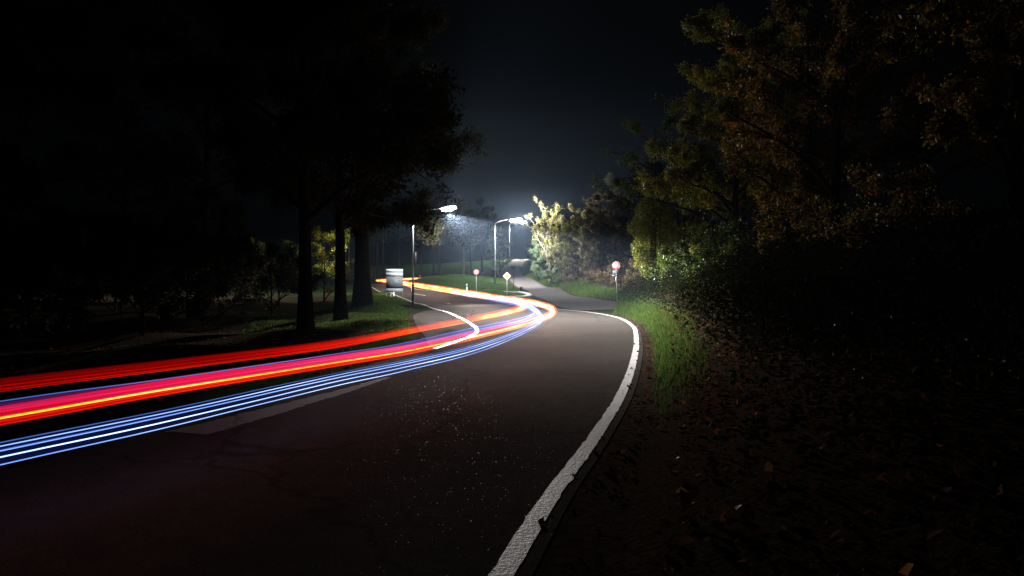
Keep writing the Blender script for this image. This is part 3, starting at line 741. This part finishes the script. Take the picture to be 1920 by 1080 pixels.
# ------------------------------------------------------------------ street lamps
def street_lamp(label, x, y, ztop, reach, rise, power, panel=False, masked=False):
    z0 = H(x, y); h = ztop - z0
    root = thing("street_lamp", label, "street lamp", (x, y, z0), 0, "lit street lamps")
    mb = MB(); mb.tube([(0,0,-.4),(0,0,.05),(0,0,1.55),(0,0,1.6)], [.095,.095,.09,.072], 14); mb.build("base_sleeve", M['dark_steel'], root, True)
    mb = MB(); mb.box((-.045,-.099,.55),(.045,-.085,.95)); mb.build("service_door", M['dark_steel'], root)
    mb = MB(); zz = np.linspace(1.58, h-.75, 8); mb.tube(np.stack([zz*0, zz*0, zz], -1), np.linspace(.07, .048, 8), 14); mb.build("pole", M['steel'], root, True)
    a = np.linspace(0, 1, 12); th = a*math.pi/2
    arm = np.stack([(reach-.5)*(1-np.cos(th)), a*0, (h-.76) + (.62)*np.sin(th) + rise*a*.5], -1)
    mb = MB(); mb.tube(arm, np.linspace(.040, .026, 12), 10); mb.build("arm", M['arm_steel'], root, True)
    e = arm[-1]; sl = rise*.6
    head = thing("lamp_head", None, None, tuple(e)); head.parent = root
    head.rotation_euler = (0, -math.atan2(sl, 1.0), 0); head.scale = (1.2,)*3 if masked else (1.6,)*3
    s = np.linspace(0, 1, 11); prof = .05 + .10*np.sin(np.clip(s*1.08, 0, 1)*math.pi)**.6
    mb = MB(); mb.tube(np.stack([-.10 + s*1.05, s*0, .06 + 0*s], -1), prof, 12, squash=(1.0, .62)); mb.build("housing", M['steel'], head, True)
    mb = MB(); mb.tube(np.stack([.02 + s*.98, s*0, -.06 + 0*s], -1), 0.03 + .15*np.sin(np.clip(s, 0.02, .98)*math.pi)**.5, 14, squash=(1.05, .95))
    mb.build("lens", M['lamp_glass'], head, True)
    ld = bpy.data.lights.new("lamp_light", 'POINT'); ld.energy = power; ld.color = LAMP_COLOUR; ld.shadow_soft_size = .12
    ld.use_nodes = True; nt = ld.node_tree
    ge = nd(nt, "ShaderNodeNewGeometry"); sx = nd(nt, "ShaderNodeSeparateXYZ"); nt.links.new(ge.outputs["Incoming"], sx.inputs[0])
    mm = nd(nt, "ShaderNodeMath", operation='MULTIPLY_ADD'); mm.inputs[1].default_value = LAMP_SIGN*.5; mm.inputs[2].default_value = .5
    nt.links.new(sx.outputs["Z"], mm.inputs[0])
    st = sorted(((math.cos(math.radians(a_)) + 1)/2, (v_,)) for a_, v_ in (LAMP_PROFILE if masked else BOWL_PROFILE))
    rp = ramp(nt, mm.outputs[0], st)
    if masked:
        # direction mask added to light the bend and keep the left wood dark
        prev = rp.outputs[0]
        def along(ax, stops):
            m2 = nd(nt, "ShaderNodeMath", operation='MULTIPLY_ADD'); m2.inputs[1].default_value = LAMP_SIGN*-.5; m2.inputs[2].default_value = .5
            nt.links.new(sx.outputs[ax], m2.inputs[0])
            return ramp(nt, m2.outputs[0], [(p_, (v_,)) for p_, v_ in stops]).outputs[0]
        near = along("X", [(0.0, .015), (.40, .015), (.47, .30), (.54, .42), (.60, 1.0), (.68, 1.0), (.78, .30), (1.0, .10)])
        away = along("X", [(0.0, .16), (.44, .16), (.50, .09), (.62, .10), (.78, .16), (1.0, .10)])
        mx = nd(nt, "ShaderNodeMix", data_type='FLOAT'); nt.links.new(along("Y", [(0.0, 0.0), (.44, 0.0), (.56, 1.0), (1.0, 1.0)]), mx.inputs[0])
        nt.links.new(near, mx.inputs[2]); nt.links.new(away, mx.inputs[3])
        m3 = nd(nt, "ShaderNodeMath", operation='MULTIPLY'); nt.links.new(prev, m3.inputs[0]); nt.links.new(mx.outputs[0], m3.inputs[1])
        prev = m3.outputs[0]
        nt.links.new(prev, nt.nodes["Emission"].inputs["Strength"])
    else:
        nt.links.new(rp.outputs[0], nt.nodes["Emission"].inputs["Strength"])
    lo = bpy.data.objects.new("lamp_light", ld); COL.objects.link(lo); lo.parent = head; lo.location = (.50, 0, -.42)
    if panel:
        mb = MB(); mb.box((.075,-.05,3.0),(.24,.05,3.95)); mb.build("notice_panel", M['grey_print'], root)  # panel sign mounted on the pole, turned edge-on
        for zc in (3.15, 3.8):
            mb = MB(); mb.box((-.078,-.03,zc),(.076,.03,zc+.04)); mb.build("bracket", M['dark_steel'], root)
    return root
street_lamp("nearest lit street lamp at the left, its arm reaching past hanging branches", -7.3, 54.5, 7.15, 2.5, .25, LAMP_POWER[0], True, True)
street_lamp("lit street lamp on the grass island, middle of the three", -2.12, 92, 9.75, 2.3, .1, LAMP_POWER[1])
street_lamp("farthest lit street lamp at the top of the climbing lane", -.57, 158, 15.1, 2.6, .1, LAMP_POWER[2])

# ------------------------------------------------------------------ signs and street furniture
def text_mesh(body, size, mat, parent, loc, name="digits"):
    cu = bpy.data.curves.new("t", 'FONT'); cu.body = body; cu.size = size; cu.align_x = 'CENTER'; cu.align_y = 'CENTER'; cu.extrude = .001; cu.offset = size*.02
    to = bpy.data.objects.new("t", cu); COL.objects.link(to)
    dg = bpy.context.evaluated_depsgraph_get(); me = bpy.data.meshes.new_from_object(to.evaluated_get(dg))
    bpy.data.objects.remove(to); bpy.data.curves.remove(cu)
    me.materials.clear(); me.materials.append(mat); me.name = name
    o = bpy.data.objects.new(name, me); COL.objects.link(o); o.parent = parent
    o.location = loc; o.rotation_euler = (math.pi/2, 0, 0)
    return o
def post(root, h, r=.03, mat='steel', lean=0.0, y=.05):
    mb = MB(); mb.tube([(lean*.0, y, -.3),(lean*.5, y, h*.5),(lean, y, h)], r, 10); mb.build("post", M[mat], root, True)
    mb = MB(); mb.tube([(lean, y, h),(lean, y, h+.02)], r*1.15, 10); mb.build("cap", M['dark_steel'], root, True)
def clamps(root, zs, lean=0):
    for zc in zs:
        mb = MB(); mb.box((-.05+lean,.008,zc),(.05+lean,.09,zc+.035)); mb.build("clamp", M['steel'], root)

x, y = -3.62, 75; z = H(x, y)
s60 = thing("speed_limit_sign", "round red rimmed sixty speed limit sign on the grass island", "road sign", (x, y, z))
zc = 2.85 - z
post(s60, zc+.28); clamps(s60, (zc-.15, zc+.12))
mb = MB(); mb.ring(.0001, .30, 0, .006, 0, zc); mb.build("plate", M['sign_back'], s60)
mb = MB(); mb.ring(.205, .298, -.004, 0, 0, zc); mb.build("red_ring", M['red_plate'], s60)
mb = MB(); mb.ring(.0001, .204, -.003, 0, 0, zc); mb.build("white_face", M['white_plate'], s60)
text_mesh("60", .30, M['black_print'], s60, (0, -.006, zc))

x, y = -.49, 72; z = H(x, y)
pr = thing("priority_road_sign", "diamond priority road sign, white with yellow centre, by the island tip", "road sign", (x, y, z))
zc = 2.40 - z
post(pr, zc+.3); clamps(pr, (zc-.12, zc+.1))
def dia(r): return [(0, zc-r), (r, zc), (0, zc+r), (-r, zc)]
mb = MB(); mb.prism(dia(.40), 0, .006); mb.build("plate", M['sign_back'], pr)
mb = MB(); mb.prism(dia(.395), -.004, -.0005); mb.build("white_border", M['white_plate'], pr)
mb = MB(); mb.prism(dia(.255), -.008, -.0045); mb.build("black_rim", M['grey_print'], pr)
mb = MB(); mb.prism(dia(.24), -.012, -.0085); mb.build("yellow_centre", M['yellow_plate'], pr)

x, y = .2, 82; z = H(x, y)
gw = thing("give_way_sign", "dark back of a triangular give way sign beside the climbing lane", "road sign", (x, y, z), math.radians(-8))
zt = 3.66 - z
post(gw, zt-.02, .033, 'dark_steel', 0, -.05)
tri = [(-.43, zt), (.43, zt), (0, zt-.76)]
mb = MB(); mb.prism([(-.43,zt),(-.38,zt-.06),(-.035,zt-.74),(.035,zt-.74),(.38,zt-.06),(.43,zt)][::-1], 0, .006); mb.build("plate", M['dark_steel'], gw)
mb = MB(); mb.prism([(-.42,zt),(-.37,zt-.06),(-.034,zt-.73),(.034,zt-.73),(.37,zt-.06),(.42,zt)][::-1], .0065, .009); mb.build("red_border", M['red_plate'], gw)
mb = MB(); mb.prism([(-.27,zt-.10),(0,zt-.58),(.27,zt-.10)], .0095, .012); mb.build("white_face", M['white_plate'], gw)
for zc in (zt-.14, zt-.48):
    w = .30 if zc > zt-.3 else .12
    mb = MB(); mb.box((-w,-.022,zc),(w,-.001,zc+.04)); mb.build("back_rail", M['dark_steel'], gw)

x, y = 8.1, 57; z = H(x, y)
nv = thing("no_vehicles_sign", "round no vehicles sign with grey plate on a leaning post at the right", "road sign", (x, y, z))
nv.rotation_euler = (0, math.radians(-1.5), math.radians(-22))
zc = 3.02 - z
post(nv, zc+.28, .032, 'steel', -.02); clamps(nv, (zc-.16, zc+.1, zc-.42), -.02)
mb = MB(); mb.ring(.0001, .305, 0, .006, 0, zc); mb.build("plate", M['sign_back'], nv)
mb = MB(); mb.ring(.292, .304, -.004, 0, 0, zc); mb.build("white_rim", M['white_plate'], nv)
mb = MB(); mb.ring(.205, .2915, -.005, 0, 0, zc); mb.build("red_ring", M['red_plate'], nv)
mb = MB(); mb.ring(.0001, .204, -.003, 0, 0, zc); mb.build("white_face", M['white_plate'], nv)
# motorcycle above a car, seen from the front
mb = MB()
mb.ring(.0001, .026, -.008, -.004, 0, zc+.145, 14)
mb.prism([(-.065,zc+.06),(-.04,zc+.115),(.04,zc+.115),(.065,zc+.06),(.03,zc+.05),(.018,zc+.01),(-.018,zc+.01),(-.03,zc+.05)], -.008, -.004)
mb.build("motorcycle_symbol", M['black_print'], nv)
mb = MB()
mb.prism([(-.10,zc-.135),(-.10,zc-.085),(-.085,zc-.06),(-.06,zc-.015),(.06,zc-.015),(.085,zc-.06),(.10,zc-.085),(.10,zc-.135),(.07,zc-.135),(.07,zc-.12),(-.07,zc-.12),(-.07,zc-.135)], -.008, -.004)
mb.build("car_symbol", M['black_print'], nv)
mb = MB(); mb.prism([(-.052,zc-.055),(.052,zc-.055),(.038,zc-.028),(-.038,zc-.028)], -.011, -.0085); mb.build("windscreen", M['white_plate'], nv)
mb = MB(); mb.box((-.28,-.001,zc-.63),(.28,.006,zc-.36)); mb.build("supplementary_plate", M['grey_plate'], nv)
for k, (a, b) in enumerate(((-.2,.2),(-.15,.16))):
    mb = MB(); mb.box((a,-.004,zc-.46-k*.09),(b,-.0015,zc-.43-k*.09)); mb.build("worn_print_line", M['grey_print'], nv)
mb = MB(); mb.box((-.32,.0,zc-.80),(-.03,.05,zc-.71)); mb.build("small_blue_plate", M['blue_plate'], nv)
mb = MB(); mb.tube([(-.03,.05,zc-.86),(-.05,.045,zc-.98),(-.055,.045,zc-1.1),(-.02,.05,zc-1.28)], [.034,.05,.05,.036], 10); mb.build("wrapped_sleeve", M['plastic'], nv, True)

# information board on two posts
x, y = -9.85, 62; z = H(x, y)
ib = thing("information_board", "grey information board with pale strips on two posts at the left", "board", (x, y, z), math.radians(3))
for sx in (-.66, .66):
    mb = MB(); mb.tube([(sx, .042, -.6),(sx, .04, 2.45-z+.12)], .032, 10); mb.build("post", M['steel'], ib, True)
mb = MB(); mb.tube([(-.32,.05,-.5),(-.32,.05,.95-z)], .028, 8); mb.build("stay", M['steel'], ib, True)
zt = 2.86 - z
def pan(name, a, b, m, y0=-.03, x0=-.70, x1=.70):
    q = MB(); q.box((x0, y0, zt-b), (x1, 0.0, zt-a)); return q.build(name, M[m], ib)
q = MB(); q.box((-.705,.001,zt-1.935),(.705,.007,zt+.005)); q.build("backing_panel", M['dark_steel'], ib)
pan("title_strip", 0, .235, 'pale_plate'); pan("title_strip", .29, .56, 'pale_plate')
mp = pan("map_panel", .63, 1.51, 'grey_plate')
pan("footer_strip", 1.62, 1.93, 'pale_plate')
rr = random.Random(4)
for k in range(13):
    a = rr.uniform(-.5, .35); zz = rr.uniform(zt-1.35, zt-.72); w = rr.uniform(.05, .22)
    q = MB(); q.box((a, -.034, zz), (a+w, -.0305, zz+rr.uniform(.02, .05))); q.build("map_mark", M['grey_print'], mp).parent = mp
q = MB(); q.prism([(-.76,zt-1.72),(-.66,zt-1.72),(-.66,zt-1.25)], .01, .03); q.build("side_flap", M['dark_steel'], ib)

# white delineator posts
def delineator(label, x, y, rz=0, h=1.0):
    root = thing("delineator_post", label, "road post", (x, y, H(x, y)), rz, "white delineator posts")
    prof = [(-.06,-.04),(.06,-.04),(.045,.05),(-.045,.05)]
    V = [(a, b, -.2) for a, b in prof] + [(a, b, h*.97 if b < 0 else h) for a, b in prof]
    build("body", V, [np.array([(0,1,5,4),(1,2,6,5),(2,3,7,6),(3,0,4,7),(4,5,6,7),(3,2,1,0)])], M['plastic'], root)
    mb = MB(); mb.prism([(-.061,h*.66),(.061,h*.72),(.061,h*.90),(-.061,h*.84)], -.044, -.0405); mb.build("black_band", M['black_print'], root)
    mb = MB(); mb.box((-.025,-.049,h*.73),(.025,-.0445,h*.83)); mb.build("reflector", M['white_plate'], root)
delineator("white delineator post in front of the sixty sign's island", -4.45, 73.0, -.1)
delineator("white delineator post below the information board", -11.2, 70.0, .1)
delineator("white delineator post just left of the near lamp post at the far bend", -11.35, 83.8, .1)
delineator("white delineator post farthest off, above the returning red trail", -13.9, 111.5, .2, 1.3)

# dark bollard at the island tip, pale boulder up the lane
x, y = .98, 78.2; z = H(x, y)
bn = thing("wooden_bollard", "small dark squat bollard on the tip of the grass island", "bollard", (x, y, z))
mb = MB(); mb.tube([(0,0,-.2),(0,0,.04),(0,0,.40),(0,0,.46),(0,0,.48)], [.16,.15,.15,.135,.09], 12); mb.build("shaft", M['wood'], bn, True)
mb = MB(); mb.tube([(0,0,.28),(0,0,.34)], [.158,.158], 12); mb.build("band", M['dark_steel'], bn, True)
r_ = np.random.default_rng(8)
a = np.linspace(0, 2*math.pi, 14, endpoint=False); V = [(0, 0, .62)]
for k, (rr_, zz) in enumerate([(.35,.52),(.52,.3),(.55,.05),(.5,-.2)]):
    V += [(rr_*(1+.22*math.sin(3*t+k))*math.cos(t)*1.3*r_.uniform(.92,1.08), rr_*math.sin(t)*r_.uniform(.92,1.08), zz+r_.uniform(-.05,.05)) for t in a]
F3 = [(0, 1+i, 1+(i+1)%14) for i in range(14)]; F4 = [(1+k*14+i, 1+(k+1)*14+i, 1+(k+1)*14+(i+1)%14, 1+k*14+(i+1)%14) for k in range(3) for i in range(14)]
bo = build("boulder", V, [np.array(F3), np.array(F4)], M['stone']); bo.location = (-1.9, 146, H(-1.9, 146))
tag(bo, "pale boulder on the lit grass beside the farthest lamp", "boulder")

# ------------------------------------------------------------------ light trails of the passing cars, hanging over the road at lamp height
def trail_path(pts, h, n=420):
    P = spline(pts, n)
    if P.shape[1] == 3: return P
    Z = zb(P[:, 0], P[:, 1]) + h
    return np.concatenate([P, Z[:, None]], -1)
FAR_R = [(-2.34,54,.88),(-3.95,61.5,.99),(-6.1,68.6,1.2),(-8.6,75.2,1.46),(-11,82,1.7),(-13.2,88,1.92),(-15.2,93.5,2.06),(-16.7,98.5,2.16),(-16.9,103.5,2.26),(-15.6,108.3,2.38),(-13.6,112.5,2.55)]
FAR_L = [(-3.4,53.8,.84),(-5.4,61.8,.99),(-7.7,69.2,1.2),(-10.1,75.6,1.45),(-12.5,82.6,1.68),(-14.6,88.6,1.88),(-16.5,94,2.02),(-18.0,98.5,2.13),(-18.3,103.8,2.24),(-16.8,109.2,2.38),(-14.6,113.4,2.55)]
def at_h(pts, h): return [(x, y, h) for x, y in pts]
TAIL_R = at_h([(-3.6,2.0),(-2.83,4.05),(-2.4,5.3),(-1.64,7.1),(-1.0,8.8),(0,12.9),(.7,16.4),(1.15,20.7),(1.2,25.5),(.75,32.4),(0,38.4),(-1.0,46)], .775) + FAR_R
TAIL_L = at_h([(-4.5,2.6),(-3.54,5.1),(-2.9,6.56),(-2.04,8.83),(-1.4,12.1),(-.86,14.9),(-.26,18.3),(.2,21.6),(.38,24.6),(.33,28.8),(.08,32.8),(-.84,39.4),(-1.95,46)], .8) + FAR_L
HEAD_L = [(-4.6,2.8),(-3.74,5.4),(-3.1,6.74),(-2.14,9.07),(-1.57,10.7),(-.68,14.9),(.3,19.3),(.8,24.5),(.78,31),(0,41),(-2.3,56),(-5.4,67)]
HEAD_R = [(-4.1,2.2),(-3.2,4.6),(-2.7,5.87),(-1.94,8.2),(-1.39,9.6),(-.55,12.3),(.3,17.2),(.85,22),(1.05,26.5),(.9,32),(.2,41),(-1.7,53),(-4.6,67)]

def strand(root, name, path, dlat, dz, r, mat, gy, gv, squash=None, sample=False, nseg=8, wob=0.0, grow_=1.75):
    P = path.copy(); T = np.gradient(P[:, :2], axis=0); T /= np.linalg.norm(T, axis=1, keepdims=True)
    lat = np.stack([T[:, 1], -T[:, 0]], -1)
    s = np.arange(len(P))
    P[:, :2] += lat*dlat; P[:, 2] += dz + wob*(np.sin(s*.31+dz*90) + .6*np.sin(s*.77+dz*40))
    dist = np.concatenate([[0], np.cumsum(np.linalg.norm(np.diff(P, axis=0), axis=1))])
    mb = MB(); mb.tube(P, r*np.interp(dist, [0, 7, 13, 21, 45, 75, 140], [1, 1, 1.35, 1.35+grow_*.6, 1.35+grow_, 1.35+grow_*1.2, 1.35+grow_*1.3]), nseg, cap=True, squash=squash)
    # brightness grows with the time the car spent over each stretch as it drew away
    gl = np.interp(dist, gy, gv)*(1 + .16*np.sin(dist*.9+dz*70) + .10*np.sin(dist*2.3+dlat*60+dz*30))
    gl = np.repeat(gl, nseg)
    P0 = Vector(root.location)
    o = mb.build(name, M[mat], root, True, {'glow': gl})
    o.matrix_parent_inverse.identity(); o.location = -P0
    return o
def samp(m):
    c = M[m].copy(); c.cycles.emission_sampling = 'FRONT_BACK'; M[m+'_s'] = c; return m+'_s'
red_s, blue_s = samp('t_red'), samp('t_blue')

D = [0, 3, 5, 8, 11, 14, 18, 22, 45, 75, 100, 140]
def sc_(v, k): return [x*k for x in v]
tl = thing("tail_light_trail", "upper red and orange light trail sweeping round the bend", "light trail", (-4.5, 2.6, 0), 0, "red tail light trails")
p = trail_path(TAIL_L, .80)
G1 = [.03, .05, .12, .34, .56, .72, .90, 1.1, 1.2, 1.0, .9, .85]
strand(tl, "core", p, 0, 0, .030, red_s, D, G1, (1, .9))
strand(tl, "outer_glow", p, .0, .012, .060, 't_red', D, [.02, .03, .06, .14, .22, .34, .50, .60, .58, .50, .42, .36], (1, .8))
for k, (dl, dz, q) in enumerate([(0,-.034,.9),(.01,-.02,.7),(-.015,.03,.5),(.0,.045,.3),(.01,.006,.6)]):
    strand(tl, "strand", p, dl, dz, .0045, 't_red', D, sc_([.20, .24, .36, .5, .62, .76, .9, 1, .9, .8, .7, .6], q), None, False, 5, .0012)
tr = thing("tail_light_trail", "broad pink and yellow light trail along the middle of the bundle", "light trail", (-3.6, 2, 0), 0, "red tail light trails")
p = trail_path(TAIL_R, .80)
strand(tr, "core", p, 0, -.020, .030, red_s, D, [.20, .22, .28, .44, .66, .82, .96, 1.15, 1.2, 1.0, .9, .85], (1, .9))
strand(tr, "crimson_band", p, -.02, .022, .036, 't_crimson', D, [.34, .36, .40, .48, .60, .74, .9, .95, .8, .5, .4, .3], (.7, .85))
strand(tr, "magenta_band", p, -.03, .045, .030, 't_crimson', D, [.07, .08, .10, .15, .22, .34, .4, .45, .35, .2, .1, .1], (.7, .8))
strand(tr, "outer_glow", p, .0, 0, .056, 't_red', D, [.06, .06, .10, .16, .26, .38, .50, .60, .58, .50, .42, .36], (1, .9))
for k, (dl, dz, q) in enumerate([(0,-.008,1.0),(.006,-.024,.45),(.01,-.040,.5),(-.02,.025,.5),(-.03,.05,.3)]):
    strand(tr, "strand", p, dl, dz, .0062 if k == 0 else .004, 't_amber' if k == 0 else 't_red' if k < 3 else 't_crimson', D, sc_([.6, .62, .7, .8, .9, 1, 1, 1, .9, .8, .7, .6], q), None, False, 5, .001)
hl = thing("headlight_trail", "dim violet blue light trail between the two red trails", "light trail", (-4.6, 2.8, 0), 0, "blue headlight trails")
p = trail_path(HEAD_L, .61, 300)
DB = [0, 4, 8, 12, 16, 22, 28, 40, 60, 80]
strand(hl, "violet_band", p, 0, 0, .05, 't_violet', DB, [.02, .03, .08, .18, .32, .5, .5, .4, .2, .1], (1, .8))
strand(hl, "navy_band", p, 0, .01, .06, 't_navy', DB, [.02, .022, .05, .10, .14, .2, .2, .15, .08, .04], (1, .8))
for k, (dl, dz) in enumerate([(0,.048),(.05,.0),(-.06,-.02),(.12,-.03)]):
    strand(hl, "strand", p, dl, dz, .004, 't_blue', DB, [.01, .01, .04, .2, .45, .9, 1, .7, .4, .2] if k else [.2, .22, .25, .3, .5, .9, 1, .7, .4, .2], None, False, 5, .001)
hr = thing("headlight_trail", "lowest light trail of several thin blue white lines", "light trail", (-4.1, 2.2, 0), 0, "blue headlight trails")
p = trail_path(HEAD_R, .45, 300)
strand(hr, "navy_band", p, 0, .0, .075, 't_navy', DB, [.03, .035, .05, .06, .08, .12, .12, .06, .02, .0], (1, .9))
for k, (dl, dz, q) in enumerate([(0,.075,.2),(.0,.05,.8),(.0,.022,.75),(.005,-.018,1.0),(.01,-.062,.85),(.03,.034,.2)]):
    strand(hr, "strand", p, dl, dz, .0048 if q > .9 else .0038, blue_s if k == 3 else 't_blue', DB, sc_([.75, .85, .9, .8, .75, .8, .8, .5, .2, .1], q), None, False, 5, .0012)
# ------------------------------------------------------------------ thin night mist round the lamps
mb = MB(); mb.box((-230, -70, -2.5), (230, 330, 20.5))
hz = mb.build("haze")
hm = bpy.data.materials.new("thin_mist"); hm.use_nodes = True; nt = hm.node_tree
nt.nodes.remove(nt.nodes["Principled BSDF"])
pv = nd(nt, "ShaderNodeVolumePrincipled"); pv.inputs["Color"].default_value = (.52, .72, 1.0, 1); pv.inputs["Density"].default_value = HAZE_DENSITY
pv.inputs["Anisotropy"].default_value = 0.25
nt.links.new(pv.outputs[0], nt.nodes["Material Output"].inputs["Volume"])
hz.data.materials.append(hm)
tag(hz, "thin cool night mist glowing round the street lamps", "mist", kind='stuff')
